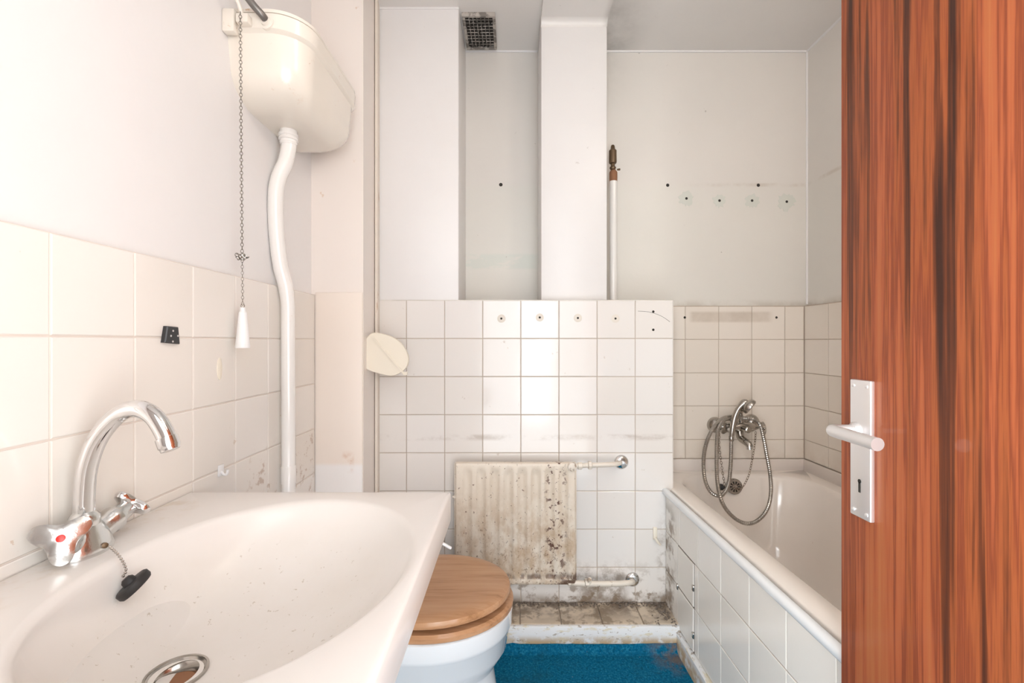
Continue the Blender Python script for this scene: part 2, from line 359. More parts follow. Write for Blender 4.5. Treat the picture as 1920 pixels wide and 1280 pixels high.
# beam over the column with its small cove
bx0, bx1 = .1185, .3885
beam = G().box(bx0, bx1, -.02, 1.93, H(1.308), CEIL + .01)
cv = [[], []]
for k in range(7):
    t = math.pi / 2 * k / 6; cv[0].append((bx0, 1.88 + .025 * math.sin(t), H(1.283) + .025 * math.cos(t))); cv[1].append((bx1, 1.88 + .025 * math.sin(t), H(1.283) + .025 * math.cos(t)))
for q in (0, 1): cv[q] += [((bx0, bx1)[q], 1.91, H(1.283)), ((bx0, bx1)[q], 1.91, H(1.31))]
beam.loft(cv)
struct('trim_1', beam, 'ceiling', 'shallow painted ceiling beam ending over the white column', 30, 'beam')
struct('wall_column', G().box(bx0, bx1, 1.905, 2.15, H(.1), H(1.32), .006), 'plaster', 'narrow white column between the recess and the bath alcove', 40)
struct('wall_pilaster', G().box(-.70, -.2122, 1.863, 2.15, H(.1645), CEIL + .02, .006), 'plaster', 'wide white wall section left of the vent recess', 40)
# white coved lines along the ceiling joints
cb = G()
for a, b in ((P(705, 17, 1.858), P(860, 17, 1.858)),): cb.tube([(-.542, 1.862, CEIL), (-.212, 1.862, CEIL)], .006, 8, 1)
cb.tube([(-.212, 2.139, CEIL), (bx0, 2.139, CEIL)], .006, 8, 1).tube([(bx1, 2.139, CEIL), (1.353, 2.139, CEIL)], .007, 8, 1).tube([(1.353, 2.139, CEIL), (1.353, .2, CEIL)], .007, 8, 1).tube([(1.353, 2.139, H(.17)), (1.353, 2.139, CEIL)], .006, 8, 1)
o = struct('trim_2', cb, 'plaster', 'thin rounded filler line along the ceiling joints', 60, 'trim')
# half height boxed wall, tiled
hx0, hx1 = -.546, .6405
wall_half = struct('wall_partition', G().box(hx0, hx1, 1.8626, 2.145, -.02, H(.1625)), 'grout', 'half height boxed wall covered in white glazed tiles behind the radiator')
xs = [-.542, -.4209] + [-.4209 + .152 * k for k in range(1, 8)]; xs[-1] = .6425
zt = [.164 - .152 * k for k in range(8)] + [-1.042]
for a, b in zip(xs, xs[1:]):
    for c, d in zip(zt, zt[1:]): tile(wall_half, ((a + b) / 2, 1.868, H((c + d) / 2)), b - a - GAP, c - d - GAP, (0, -1, 0), 'tile_back')
for a, b in ((1.862, 2.005), (2.005, 2.128)):
    for c, d in zip(zt[:6], zt[1:6]): tile(wall_half, (.6385, (a + b) / 2, H((c + d) / 2)), b - a - GAP, c - d - GAP, (1, 0, 0), 'tile_back', t=.006)
G().box(hx0, .643, 1.862, 2.139, H(.1625), H(.166)).out('top_edge', 'plaster_back', wall_half, None)
# boxed pipe casing in the left corner
bx = [(XL - .01, 1.60), (-.510, 1.60), (-.536, 1.85), (-.542, 1.875), (XL - .01, 1.875)]
g = G().loft([[(x, y, z) for x, y in bx] for z in (0, CEIL + .02)])
casing = struct('wall_casing', g, 'box_paint', 'cream painted boxed pipe casing in the left corner')
G().box(XLT + .001, -.5115, 1.594, 1.603, .02, H(.168), .003).out('board', 'box_panel', casing)
g = G().loft([[(-.5325 + .004, 1.800, z), (-.5225 + .004, 1.800, z), (-.531 + .004, 1.858, z), (-.5415, 1.858, z)] for z in (H(-1.03), CEIL)])
g.out('timber_strip', 'strip', casing, None)
# floor, ledge, skirting
floor = struct('floor', G().box(-.82, 1.48, -.14, 2.26, -.06, 0), 'carpet', 'bright blue worn carpet floor', cat='floor')
LY0 = 1.704
g = G().box(-.68, .634, LY0 + .012, 1.87, 0, H(-1.045)); ledge = struct('trim_3', g, 'grout', 'low dirty tiled ledge running under the radiator', cat='ledge')
xs = [-.578 + .152 * k for k in range(9)]; xs[-1] = .630
for a, b in zip(xs, xs[1:]): tile(ledge, ((a + b) / 2, (LY0 + .012 + 1.858) / 2, H(-1.047)), b - a - GAP * 1.5, 1.858 - LY0 - .015, (0, 0, 1), 'tile_ledge')
G().box(-.68, .632, LY0, LY0 + .014, .028, H(-1.040), .003).out('front_board', 'skirt', ledge)
g = G(); n = 48; ra = []; rb = []
for k in range(n + 1):
    x = -.68 + 1.31 * k / n; ra.append(x); rb.append(.030 + random.uniform(-.003, .004))
v = []; f = []
for x, h in zip(ra, rb): v += [(x, LY0 - .022, .0005), (x, LY0 - .008, .006), (x, LY0 - .003, h), (x, LY0 + .004, h)]
for k in range(n):
    for j in range(3): f.append((k * 4 + j, k * 4 + j + 1, k * 4 + 5 + j, k * 4 + 4 + j))
obj('carpet_upturn', v, f, 'carpet', ledge, 60)
# grit lying along the back of the ledge
g = G()
for k in range(420):
    t = random.random(); x = -.3 + .92 * t; y = 1.856 - abs(random.gauss(0, .016)); r = random.uniform(.0015, .006) * (1.5 if random.random() < .12 else 1)
    if k > 330: x = random.uniform(.53, .625); y = random.uniform(1.71, 1.855)
    c = Vector((x, y, H(-1.039) + r * .4)); q = [c + Vector((random.uniform(.6, 1.3) * sx * r, random.uniform(.6, 1.3) * sy * r, random.uniform(.5, 1) * sz * r)) for sx, sy, sz in ((1, 0, 0), (-1, 0, 0), (0, 1, 0), (0, -1, 0), (0, 0, 1), (0, 0, -1))]
    g.add(q, [(0, 2, 4), (2, 1, 4), (1, 3, 4), (3, 0, 4), (2, 0, 5), (1, 2, 5), (3, 1, 5), (0, 3, 5)])
o = g.out('grit', 'dust', None, None); tag(o, 'grey brown rubble and grit strewn along the dirty ledge', 'grit', kind='stuff')

# ------------------------------------------------------------------ bath and its tiled panel
def panel_x(y): return .669 - .02 * y
def rrect(x0, x1, y0, y1, r, z, n=10):
    out = []
    for cx, cy, a0 in ((x1 - r, y1 - r, 0), (x0 + r, y1 - r, 90), (x0 + r, y0 + r, 180), (x1 - r, y0 + r, 270)):
        for k in range(n + 1):
            a = math.radians(a0 + 90 * k / n); out.append(Vector((cx + r * math.cos(a), cy + r * math.sin(a), z)))
    return out
BY0 = .46; RIM = H(-.585)
bath = thing('bathtub', 'cream enamel bathtub built in behind the tiled panel', 'bathtub', (1.0, 1.3, 0))
def shear(r): return [Vector((p.x + (panel_x(p.y) - .631) * max(0, (1.33 - p.x) / .70), p.y, p.z)) for p in r]
out0 = rrect(.631, 1.331, BY0, 2.127, .012, RIM - .027); out1 = rrect(.631, 1.331, BY0, 2.127, .012, RIM - .006); out2 = rrect(.636, 1.327, BY0 + .005, 2.123, .012, RIM)
rings = [shear(out0), shear(out1), shear(out2)]
for i, (ins, dz, r) in enumerate(((0, 0, .17), (.006, -.004, .17), (.014, -.018, .17), (.030, -.12, .17), (.055, -.28, .16), (.085, -.37, .14), (.14, -.405, .11), (.20, -.412, .06))):
    rings.append(shear(rrect(.697 + ins, 1.268 - ins, BY0 + .07 + ins * 2.2, 2.068 - ins * 1.1, r, RIM + dz)))
G().loft(rings, False, True).out('tub', 'bath', bath, 50)
# rolled front bead and back upstands
g = G(); g.loft([[Vector((panel_x(y) - .028 + dx, y, RIM + dz)) for dx, dz in ((0, -.024), (-.005, -.018), (-.006, -.008), (-.002, -.001), (.006, .002), (.012, .0015), (.012, -.024))] for y in (1.86, BY0)])
g.out('rim_bead', 'ceramic', bath, 50)
g = G().box(.645, 1.330, 2.118, 2.127, RIM - .004, H(-.534), .005).box(1.322, 1.332, BY0, 2.127, RIM - .004, H(-.534), .005)
g.out('upstand', 'bath_edge', bath)
oc = P(1377.5, 912, 2.032); on = Vector((0, -1, .10)).normalized()
g = G().lathe(oc - on * .012, on, [(0, .034), (.012, .034), (.015, .031), (.0155, .024), (.0165, .006), (.018, .0)], 28).out('overflow_cover', 'chrome_dull', bath)
gs = G()
for k in range(10):
    a = 2 * math.pi * k / 10; u = Vector((1, 0, 0)); q = on.cross(u); d = u * math.cos(a) + q * math.sin(a); e = on.cross(d); c = oc + on * .0036
    gs.add([c + d * .010 + e * .0015, c + d * .010 - e * .0015, c + d * .0225 - e * .0035, c + d * .0225 + e * .0035] + [p + on * .0012 for p in (c + d * .010 + e * .0015, c + d * .010 - e * .0015, c + d * .0225 - e * .0035, c + d * .0225 + e * .0035)], [(0, 1, 2, 3), (4, 5, 6, 7), (0, 1, 5, 4), (1, 2, 6, 5), (2, 3, 7, 6), (3, 0, 4, 7)])
gs.out('overflow_slots', 'hole', bath, None)


g = G().loft([[(panel_x(y) - .018, y, .0), (panel_x(y) + .02, y, .0), (panel_x(y) + .02, y, RIM - .028), (panel_x(y) - .018, y, RIM - .028)] for y in (1.858, BY0)])
panel = struct('bath_panel', g, 'grout_panel', 'ivory tiled side panel of the bathtub with an access hatch', None, 'bath panel')  # tiled side panel of the bathtub, kept with the room structure
ang = math.atan(.02); nrm = Vector((-1, -.02, 0)).normalized()
ylines = [1.856, 1.706, 1.546, 1.386, 1.226, 1.066, .906, .746, .586, BY0]; zp = [-.612, -.752, -.904, -1.056]
def ptile(a, b, c, d, par): tile(par, (panel_x((a + b) / 2) - .014, (a + b) / 2, H((c + d) / 2)), a - b - GAP, c - d - GAP, nrm, 'tile_panel', t=.007)
hatch_y0, hatch_y1 = 1.582, 1.725
for a, b in zip(ylines, ylines[1:]):
    for r, (c, d) in enumerate(zip(zp, zp[1:])):
        if r >= 1 and a > 1.55:
            continue
        ptile(a, b, c, d, panel)
for r, (c, d) in enumerate(zip(zp[1:], zp[2:])):
    ptile(1.856, hatch_y1 + .002, c, d, panel); ptile(hatch_y0 - .003, 1.546, c, d, panel)
hatch = G().loft([[(panel_x(y) - .0187, y, H(-1.062)), (panel_x(y) - .012, y, H(-1.062)), (panel_x(y) - .012, y, H(-.748)), (panel_x(y) - .0187, y, H(-.748))] for y in (hatch_y0 - .005, hatch_y1 + .004)]).out('hatch', 'grout_dark', panel, None)
for c, d in zip(zp[1:], zp[2:]):
    o = tile(hatch, (panel_x(1.653) - .016, (hatch_y0 + hatch_y1) / 2, H((c + d) / 2)), hatch_y1 - hatch_y0 - .005, c - d - GAP - .004, nrm, 'tile_panel', t=.007)
for py_, pz in ((hatch_y1, -.905), (hatch_y0, -.835), (hatch_y0, -.995)):
    G().box(panel_x(py_) - .0275, panel_x(py_) - .018, py_ - .008, py_ + .006, H(pz) - .010, H(pz) + .010, .003).out('clip', 'chrome_dull', hatch)
g = G().loft([[(panel_x(y) - .034, y, .0), (panel_x(y) - .012, y, .0), (panel_x(y) - .012, y, H(-1.058)), (panel_x(y) - .028, y, H(-1.058)), (panel_x(y) - .034, y, H(-1.066))] for y in (LY0, BY0)])
g.out('skirting', 'skirt', panel, None)

# ------------------------------------------------------------------ wash basin
BT = H(-.313); bc = Vector((-.36, .66)); ea, eb = .212, .262; dc = Vector((-.447, .622))
basin = thing('wash_basin', 'large off white ceramic wash basin with oval bowl on left wall', 'basin', (-.4, .64, BT - .16))
bx0_, bx1_, by0_, by1_ = XLT + .001, -.128, .30, .975
angs = sorted(set([2 * math.pi * k / 112 for k in range(112)] + [math.atan2(y - bc.y, x - bc.x) % (2 * math.pi) for x in (bx0_, bx1_) for y in (by0_, by1_)]))
def rect_pt(a, ins):
    c, s_ = math.cos(a), math.sin(a); x0, x1, y0, y1 = bx0_ + ins, bx1_ - ins, by0_ + ins, by1_ - ins
    ts = []
    if c > 1e-9: ts.append((x1 - bc.x) / c)
    if c < -1e-9: ts.append((x0 - bc.x) / c)
    if s_ > 1e-9: ts.append((y1 - bc.y) / s_)
    if s_ < -1e-9: ts.append((y0 - bc.y) / s_)
    t = min(ts); return Vector((bc.x + c * t, bc.y + s_ * t))
def ell_pt(a, t, cen=bc):
    c, s_ = math.cos(a), math.sin(a); r = 1 / math.sqrt((c / ea) ** 2 + (s_ / eb) ** 2); return Vector((cen.x + c * r * t, cen.y + s_ * r * t))
D = .128
def depth(t): return D * (1 - t ** 3.2)
rings = []
for i in range(18):
    t = .11 + (.965 - .11) * i / 17; k = max(0, 1 - t) ** 1.0; cen = bc.lerp(dc, min(1, k * 1.12))
    rings.append([Vector((*ell_pt(a, t, cen), BT - depth(t) - .003)) for a in angs])
for t, dz in ((.985, -.0085), (1.0, -.0045), (1.018, -.0018), (1.04, -.0004)): rings.append([Vector((*ell_pt(a, t), BT + dz)) for a in angs])
for ins, dz in ((.008, 0), (.0035, -.0007), (.001, -.003), (0, -.007), (0, -.060), (.003, -.067), (.010, -.070)): rings.append([Vector((*rect_pt(a, ins), BT + dz)) for a in angs])
rings.append([Vector((*ell_pt(a, 1.02), BT - .072)) for a in angs])
for t in (.85, .6, .3): rings.append([Vector((*ell_pt(a, t), BT - depth(t) - .03)) for a in angs])
G().loft(rings, False, True).out('bowl', 'basin', basin, 50)
dz0 = BT - depth(.11) - .003
drain = G().lathe((dc.x, dc.y, dz0 - .03), (0, 0, 1), [(0, .022), (.022, .023), (.0285, .028), (.032, .034), (.034, .034), (.0335, .037), (.029, .037), (0, .030)], 32)
drain.out('waste_ring', 'chrome_dull', basin)
G().lathe((dc.x, dc.y, dz0 - .012), (0, 0, 1), [(0, .0225), (.001, .0225)], 24).out('waste_hole', 'rust', basin)
# tap
tapo = Vector((-.634, .692, BT)); tap = thing('basin_tap', 'chrome swan neck mixer tap standing on the wash basin', 'tap', tapo)
body = G().loft([[tapo + Vector((.029 * sx * math.cos(a), .040 * sy * math.sin(a), z)) for a in [2 * math.pi * k / 28 for k in range(28)]] for z, sx, sy in ((0, 1, 1), (.006, 1.02, 1.02), (.012, .94, .97), (.028, .80, .86), (.042, .62, .55), (.050, .5, .32))])
hy = {}
for s_ in (-1, 1):
    d = (Vector((.16, -.90, .45)) if s_ < 0 else Vector((.02, .93, .30))).normalized(); st = tapo + Vector((0, s_ * .012, .020)); hy[s_] = (st, d)
    k_ = .036 / .056 if s_ < 0 else 1.28
    body.lathe(st, d, [(q * k_, w_) for q, w_ in ((0, .019), (.022, .018), (.024, .020), (.032, .020), (.034, .0155), (.05, .014), (.056, .011))], 22)
body.out('body', 'chrome_old', tap)
zt_ = tapo.z
sp = [tapo + Vector(p) for p in ((0, 0, .040), (.0, 0, .085), (.006, -.001, .130), (.024, -.003, .172), (.054, -.006, .204), (.084, -.008, .2145), (.110, -.010, .204), (.127, -.011, .180), (.132, -.012, .168))]
G().tube(sp, .0128, 18, 6).out('spout', 'chrome', tap)
G().lathe(tapo + Vector((0, 0, .036)), (0, 0, 1), [(0, .017), (.006, .0185), (.018, .0185), (.024, .014), (.026, .012)], 24).out('collar', 'chrome_old', tap)
ad = (sp[-1] - sp[-2]).normalized()
G().lathe(sp[-1] - ad * .006, ad, [(0, .0125), (.001, .0145), (.014, .0145), (.016, .013), (.020, .0125), (.021, .009)], 24).out('aerator', 'chrome', tap)
def tri_handle(c, d, R, roll, lobe=None):
    """three pointed cap handle seen along d"""
    d = Vector(d).normalized(); u = d.orthogonal().normalized(); u = Quaternion(d, roll) @ u
    if lobe is not None: u = Vector(lobe); u = (u - d * u.dot(d)).normalized()
    q = d.cross(u); n = 60
    def ring(sc, h):
        r = []
        for k in range(n):
            a = 2 * math.pi * k / n; rad = R * (.52 + .48 * (0.5 + 0.5 * math.cos(3 * a)) ** 1.25) * sc
            r.append(Vector(c) + d * (h - .004 * (rad / R) ** 2) + (u * math.cos(a) + q * math.sin(a)) * rad)
        return r
    return G().loft([ring(.45, -.010), ring(.9, -.004), ring(1, .002), ring(.97, .006), ring(.6, .0085), ring(.15, .009)])
st, d = hy[-1]; hd = Vector((.62, -.70, .34)); hc = st + d * .036 + Vector((.004, -.002, .004))
h1 = tri_handle(hc, hd, .037, .35, (.05, 0, -1)).out('handle', 'chrome_old', tap)
G().lathe(hc + hd.normalized() * .0075, hd, [(0, .0052), (.002, .0052), (.0024, .004)], 16).out('hot_mark', 'red', h1)
st, d = hy[1]; tri_handle(st + d * .074, Vector((.1, .80, .55)), .032, 1.2).out('handle', 'chrome', tap)
# plug on its chain
plug = thing('basin_plug', 'black rubber plug on a bead chain hanging into basin', 'plug', P(250, 1095, .668))
pc = P(252, 1097, .665); pn = Vector((-.52, -.25, .66)).normalized()
G().lathe(pc - pn * .005, pn, [(0, .0205), (.003, .0225), (.010, .0225), (.012, .020), (.0125, .009), (.018, .008), (.021, .005)], 28).out('stopper', 'rubber', plug)
cs = P(202, 1022, .668); ce = pc + pn * .020
g = G(); cp = curve_pts([cs, P(222, 1040, .664), P(236, 1066, .664), ce], 12); L = 0; last = None
for a, b in zip(cp, cp[1:]):
    L += (b - a).length
    while L > .0042:
        L -= .0042; g.lathe(b - (b - a).normalized() * L - Vector((0, 0, .002)), (0, 0, 1), [(0, .0003), (.0006, .0016), (.002, .0021), (.0034, .0016), (.004, .0003)], 7)
g.out('chain', 'chrome_dull', plug)
G().lathe(cs - Vector((.006, 0, 0)), (1, -.6, .2), [(0, .004), (.006, .004), (.007, .002)], 12).out('anchor', 'brass', plug)

# ------------------------------------------------------------------ high level cistern
cis = thing('toilet_cistern', 'cream plastic high level cistern on the left wall', 'cistern', (-.60, 1.34, H(.60)))
def cis_ring(Y, inx, iny0, iny1, r, n=10):
    x0, x1, y0, y1 = XL, -.500 - inx, 1.118 + iny0, 1.560 - iny1; out = [Vector((x0, y0, H(Y)))]
    r2 = min(r, x1 - x0 - .01)
    for k in range(n + 1):
        a = -math.pi / 2 + math.pi / 2 * k / n; out.append(Vector((x1 - r2 + r2 * math.cos(a), y0 + r2 + r2 * math.sin(a), H(Y))))
    for k in range(n + 1):
        a = math.pi / 2 * k / n; out.append(Vector((x1 - r2 + r2 * math.cos(a), y1 - r2 + r2 * math.sin(a), H(Y))))
    out.append(Vector((x0, y1, H(Y)))); return out
rings = []
rb_ = .105
for k in range(11):
    h = .075 * (1 - math.cos(math.pi / 2 * k / 10)); s_ = 1 - math.sin(math.pi / 2 * k / 10)
    rings.append(cis_ring(.600 + h, .016 + .058 * s_, .022 + rb_ * s_, .016 + .075 * s_, .075))
rings += [cis_ring(.745, .009, .010, .008, .082), cis_ring(.748, .004, .006, .004, .086), cis_ring(.752, .0, .0, .0, .09), cis_ring(.785, -.002, -.003, -.002, .09), cis_ring(.789, .004, .004, .004, .086)]
G().loft(rings).out('tank', 'cistern', cis, 35)
G().loft([cis_ring(.789, .0, .0, .0, .088), cis_ring(.797, .0, .0, .0, .088), cis_ring(.801, .008, .008, .008, .08)]).out('lid', 'cistern', cis, 35)
G().box(XL, XL + .030, 1.104, 1.125, H(.735), H(.790), .004).out('wall_flange', 'cistern', cis)
G().lathe(P(541, 243, 1.332) + Vector((0, 0, .016)), (0, 0, -1), [(0, .024), (.006, .034), (.010, .034), (.012, .024), (.030, .0235), (.031, .0265), (.036, .0265), (.038, .0235), (.043, .0265), (.047, .0265), (.049, .022), (.060, .022)], 28).out('outlet_nut', 'pipe', cis)
lev = G().box(-.652, -.622, 1.098, 1.122, H(.752), H(.775), .004).tube([(-.64, 1.11, H(.765)), (-.642, 1.10, H(.79)), (-.645, 1.095, H(.80))], .005, 8, 3)
lev.out('lever_bracket', 'cistern', cis)
nut = P(500, 40, 1.118)
sup = thing('supply_pipe', 'dark bent metal supply pipe entering the cistern top corner', 'pipe', nut)
G().tube([nut + Vector((0, .01, 0)), nut + Vector((-.004, -.012, .006)), nut + Vector((-.022, -.030, .026)), nut + Vector((-.055, -.05, .075)), nut + Vector((-.085, -.06, .15)), (XL + .012, 1.05, CEIL - .3), (XL + .012, 1.05, CEIL)], .0085, 12, 6).out('tube', 'lead', sup)
G().lathe(nut + Vector((0, .008, -.002)), (-.15, -1, .15), [(0, .0175), (.007, .0175), (.009, .012), (.014, .011)], 20).out('nut', 'cistern', sup)
fp = thing('flush_pipe', 'long white flush pipe bending down from the cistern outlet', 'pipe', (-.645, 1.345, H(-.66)))
pts = [P(541, 262, 1.332), P(541, 278, 1.332), P(535, 305, 1.328), P(523, 332, 1.322), P(517, 362, 1.318), P(517, 410, 1.320), P(520, 455, 1.328), P(526, 500, 1.338), P(535, 535, 1.345), P(539.5, 570, 1.347), P(540, 620, 1.347), P(541, 900, 1.347), P(541, 1040, 1.347)]
G().tube(pts, [.0205] * 9 + [.019] * 4, 20, 6).out('tube', 'pipe', fp)
G().lathe(pts[0] + Vector((0, 0, -.004)), (0, 0, -1), [(0, .0225), (.006, .0235), (.010, .021)], 20).out('collar', 'pipe', fp)
G().lathe(P(541, 872, 1.347), (0, 0, -1), [(0, .0195), (.003, .0205), (.05, .0205)], 20).out('sleeve', 'pipe', fp)
pull = thing('pull_chain', 'thin metal cistern pull chain with white tapered handle', 'pull chain', P(455, 650, 1.095))
G().chain([P(450.5, 22, 1.095), P(452, 250, 1.095), P(454, 480, 1.095)], .0076, .0008).out('chain', 'chrome_dull', pull)
G().chain([P(454, 480, 1.095), P(455, 572, 1.095)], .0070, .0005).out('thin_chain', 'chrome_dull', pull)
g = G()
for k in range(16):
    c = P(454, 481, 1.095) + Vector((random.uniform(-.010, .010), random.uniform(-.008, .008), random.uniform(-.007, .007)))
    g.torus(c, (random.uniform(-1, 1), random.uniform(-1, 1), random.uniform(-1, 1)), .0042, .0010, 8, 4, None)
g.out('knot', 'chrome_dull', pull)
G().lathe(P(455, 576, 1.095), (0, 0, -1), [(0, .003), (.001, .0055), (.010, .0062), (.012, .0085), (.06, .0125), (.094, .0160), (.0955, .0150)], 24).out('handle', 'plastic_white', pull)
g = G().torus(P(455, 573, 1.095), (0, 1, 0), .0045, .0008, 12, 5); g.out('ring', 'chrome_dull', pull)

# ------------------------------------------------------------------ toilet
tc = 1.335
toilet = thing('toilet', 'white ceramic toilet with wooden seat behind the wash basin', 'toilet', (-.3, tc, 0))
def egg(x0, x1, hw, z, n=48, sc=1.0):
    cx = x0 + (x1 - x0) * .50; out = []
    for k in range(n):
        a = 2 * math.pi * k / n; c, s_ = math.cos(a), math.sin(a)
        rx = (x1 - cx) if c >= 0 else (cx - x0); p = 2.0 if c >= 0 else 2.6
        den = (abs(c) ** p + abs(s_) ** p) ** (1 / p); out.append(Vector((cx + rx * sc * c / den, tc + hw * sc * s_ / den, z)))
    return out
TY = -.690
lidr = [egg(-.445, -.008, .186, H(TY - .024), sc=.97), egg(-.445, -.005, .188, H(TY - .022)), egg(-.445, -.004, .189, H(TY - .014)), egg(-.442, -.007, .186, H(TY - .006)), egg(-.430, -.020, .172, H(TY)), egg(-.40, -.05, .15, H(TY + .001))]
tilt = lambda rs: [[Vector((p.x, p.y, p.z + (p.x + .44) * .012)) for p in r] for r in rs]
G().loft(tilt(lidr)).out('lid', 'oak', toilet, 35)
seat = [egg(-.445, .0, .190, H(TY - .054)), egg(-.445, .004, .193, H(TY - .050)), egg(-.445, .004, .193, H(TY - .040)), egg(-.445, -.004, .188, H(TY - .033)), egg(-.44, -.03, .165, H(TY - .030)), egg(-.36, -.10, .10, H(TY - .032)), egg(-.36, -.10, .10, H(TY - .052))]
G().loft(seat, False, False).out('seat', 'oak', toilet, 35)
bowl = []
for Y, x0, x1, hw in ((-.745, -.46, -.002, .188), (-.749, -.46, .002, .192), (-.79, -.46, .000, .190), (-.802, -.46, -.004, .186), (-.806, -.46, -.007, .183), (-.86, -.46, -.016, .168), (-.89, -.46, -.034, .150), (-.915, -.47, -.050, .134), (-.925, -.48, -.053, .128), (-.985, -.50, -.044, .126), (-1.06, -.51, -.034, .130), (-1.1329, -.52, -.026, .136)):
    bowl.append(egg(x0, x1, hw, H(Y)))
inner = [egg(-.40, -.05, .14, H(-.745)), egg(-.38, -.08, .12, H(-.85)), egg(-.33, -.15, .07, H(-.93))]
G().loft(list(reversed(inner)) + bowl, True, True).out('bowl', 'ceramic', toilet, 45)
G().box(-.62, -.45, tc - .10, tc + .10, .10, H(-.745), .02).out('back_block', 'ceramic', toilet)
for s_ in (-1, 1): G().lathe((-.46, tc + s_ * .075 - .02, H(TY - .03)), (0, 1, 0), [(0, .008), (.002, .010), (.038, .010), (.04, .008)], 14).out('hinge', 'chrome', toilet)

# ------------------------------------------------------------------ radiator
rad = thing('radiator', 'rust flecked cream panel radiator on the tiled wall', 'radiator', (0.013, 1.82, H(-.94)))
rx0, rx1, rz0, rz1, ry = -.2185, .2450, H(-.935), H(-.466), 1.790
nx, nz = 150, 44; v = []; f = []
def flute(x, z):
    u = (x - (-.1722)) / .0528; k = abs(((u + .5) % 1) - .5)      # 0 in a flute centre
    inx = 1 if -.55 < u < 7.5 else 0
    prof = max(0, 1 - (k / .36) ** 2) * inx
    top = min(1, max(0, (rz1 - .026 - z) / .022)); bot = min(1, max(0, (z - rz0 - .022) / .008))
    return .0085 * prof * math.sqrt(top) * bot
def rnd_edge(x, z):
    dx = min(x - rx0, rx1 - x); dz = min(z - rz0, rz1 - z); e = 0
    for d in (dx, dz):
        if d < .007: e = max(e, .007 - math.sqrt(max(0, .007 ** 2 - (.007 - d) ** 2)))
    return e
gx = [rx0 + (rx1 - rx0) * k / nx for k in range(nx + 1)]; gz = sorted([rz0 + (rz1 - rz0) * k / nz for k in range(nz + 1)] + [rz0 + .002, rz0 + .005, rz1 - .002, rz1 - .005, rz0 + .024, rz0 + .027])
for z in gz:
    for x in gx: v.append((x, ry + flute(x, z) + rnd_edge(x, z), z))
W = nx + 1
for j in range(len(gz) - 1):
    for i in range(nx): f.append((j * W + i, j * W + i + 1, (j + 1) * W + i + 1, (j + 1) * W + i))
bd = [i for i in range(W)] + [j * W + nx for j in range(1, len(gz))] + [(len(gz) - 1) * W + i for i in range(nx - 1, -1, -1)] + [j * W for j in range(len(gz) - 2, 0, -1)]
n0 = len(v)
for i in bd: v.append((v[i][0], ry + .020, v[i][2]))
for k in range(len(bd)): f.append((bd[k], bd[(k + 1) % len(bd)], n0 + (k + 1) % len(bd), n0 + k))
f.append(tuple(n0 + k for k in range(len(bd))))
obj('panel', v, f, 'rad', rad, 40)
G().box(rx0 - .004, rx1 + .004, ry + .011, ry + .016, rz0 + .004, rz1 - .004, .001).out('seam', 'rad', rad)
for x in (-.12, .14): G().box(x - .015, x + .015, ry + .018, 1.862, H(-.62), H(-.56), .002).out('wall_bracket', 'rad_pipe', rad)
G().lathe((rx0 - .012, ry + .012, H(-.60)), (1, 0, 0), [(0, .004), (.002, .006), (.006, .006), (.008, .008), (.014, .008)], 12).out('bleed_plug', 'rad_pipe', rad)
yv = 1.800
vt = P(1072, 873, yv)
G().lathe(vt + Vector((0, .012, 0)), (0, -1, 0), [(0, .012), (.010, .0155), (.026, .0175), (.032, .0165), (.034, .013)], 26).out('valve_cap', 'rad_pipe', rad)
e1 = P(1164, 866, 1.858)
G().tube([vt, P(1100, 872, yv), P(1130, 871, yv), P(1150, 870, yv + .004), P(1160, 868.5, yv + .022), e1 + Vector((-.002, 0, 0))], .0095, 14, 5).lathe(P(1083, 873, yv), (1, 0, 0), [(0, .011), (.002, .014), (.016, .014), (.018, .010)], 8).lathe(P(1102, 872, yv), (1, 0, 0), [(0, .011), (.003, .017), (.014, .017), (.017, .011)], 6).out('flow_pipe', 'rad_pipe', rad)
def rosette(c, nm):
    G().lathe(c + Vector((0, .004, 0)), (0, -1, 0), [(0, .029), (.004, .029), (.009, .026), (.014, .018), (.015, .012)], 28).out(nm, 'chrome', rad)
rosette(P(1165, 866, 1.858), 'wall_rosette')
e2 = P(1187, 1090, 1.858); vb = P(1080, 1092, yv)
G().tube([vb + Vector((-.03, 0, 0)), P(1110, 1094, yv), P(1150, 1094, yv), P(1172, 1093, yv + .003), P(1184, 1091, yv + .022), e2], .0105, 14, 5).lathe(P(1096, 1093, yv), (1, 0, 0), [(0, .011), (.003, .016), (.016, .016), (.018, .011)], 6).lathe(P(1105, 1094, yv), (0, -.35, 1), [(0, .008), (.02, .009), (.026, .007)], 10).out('return_pipe', 'rad_pipe', rad)
rosette(P(1186, 1086, 1.858), 'wall_rosette')

# ------------------------------------------------------------------ shower mixer, handset with hose, bath plug
def Q(u, v_, d): return P(1300 + u / 4.739, 730 + v_ / 4.741, d)
ym = 2.058
mix_ = thing('shower_mixer', 'worn chrome bath shower mixer on the beige tiled wall', 'mixer tap', Q(420, 350, 2.1))
for (u, v_), nm in (((195, 315), 0), ((515, 290), 1)):
    c = Q(u, v_, 2.122); G().lathe(c + Vector((0, .006, 0)), (0, -1, 0), [(0, .036), (.006, .036), (.018, .032), (.028, .022), (.033, .012), (.06, .011)], 28).out('wall_rosette', 'chrome_dull', mix_)
c0, c1 = Q(245, 330, ym), Q(575, 335, ym); ax = (c1 - c0).normalized(); Lm = (c1 - c0).length
G().lathe(c0, ax, [(0, .008), (.012, .011), (.018, .018), (.03, .021), (.055, .019), (.07, .024), (Lm - .075, .024), (Lm - .055, .019), (Lm - .03, .021), (Lm - .02, .017), (Lm - .008, .011), (Lm, .008)], 24).out('body', 'chrome_dull', mix_)
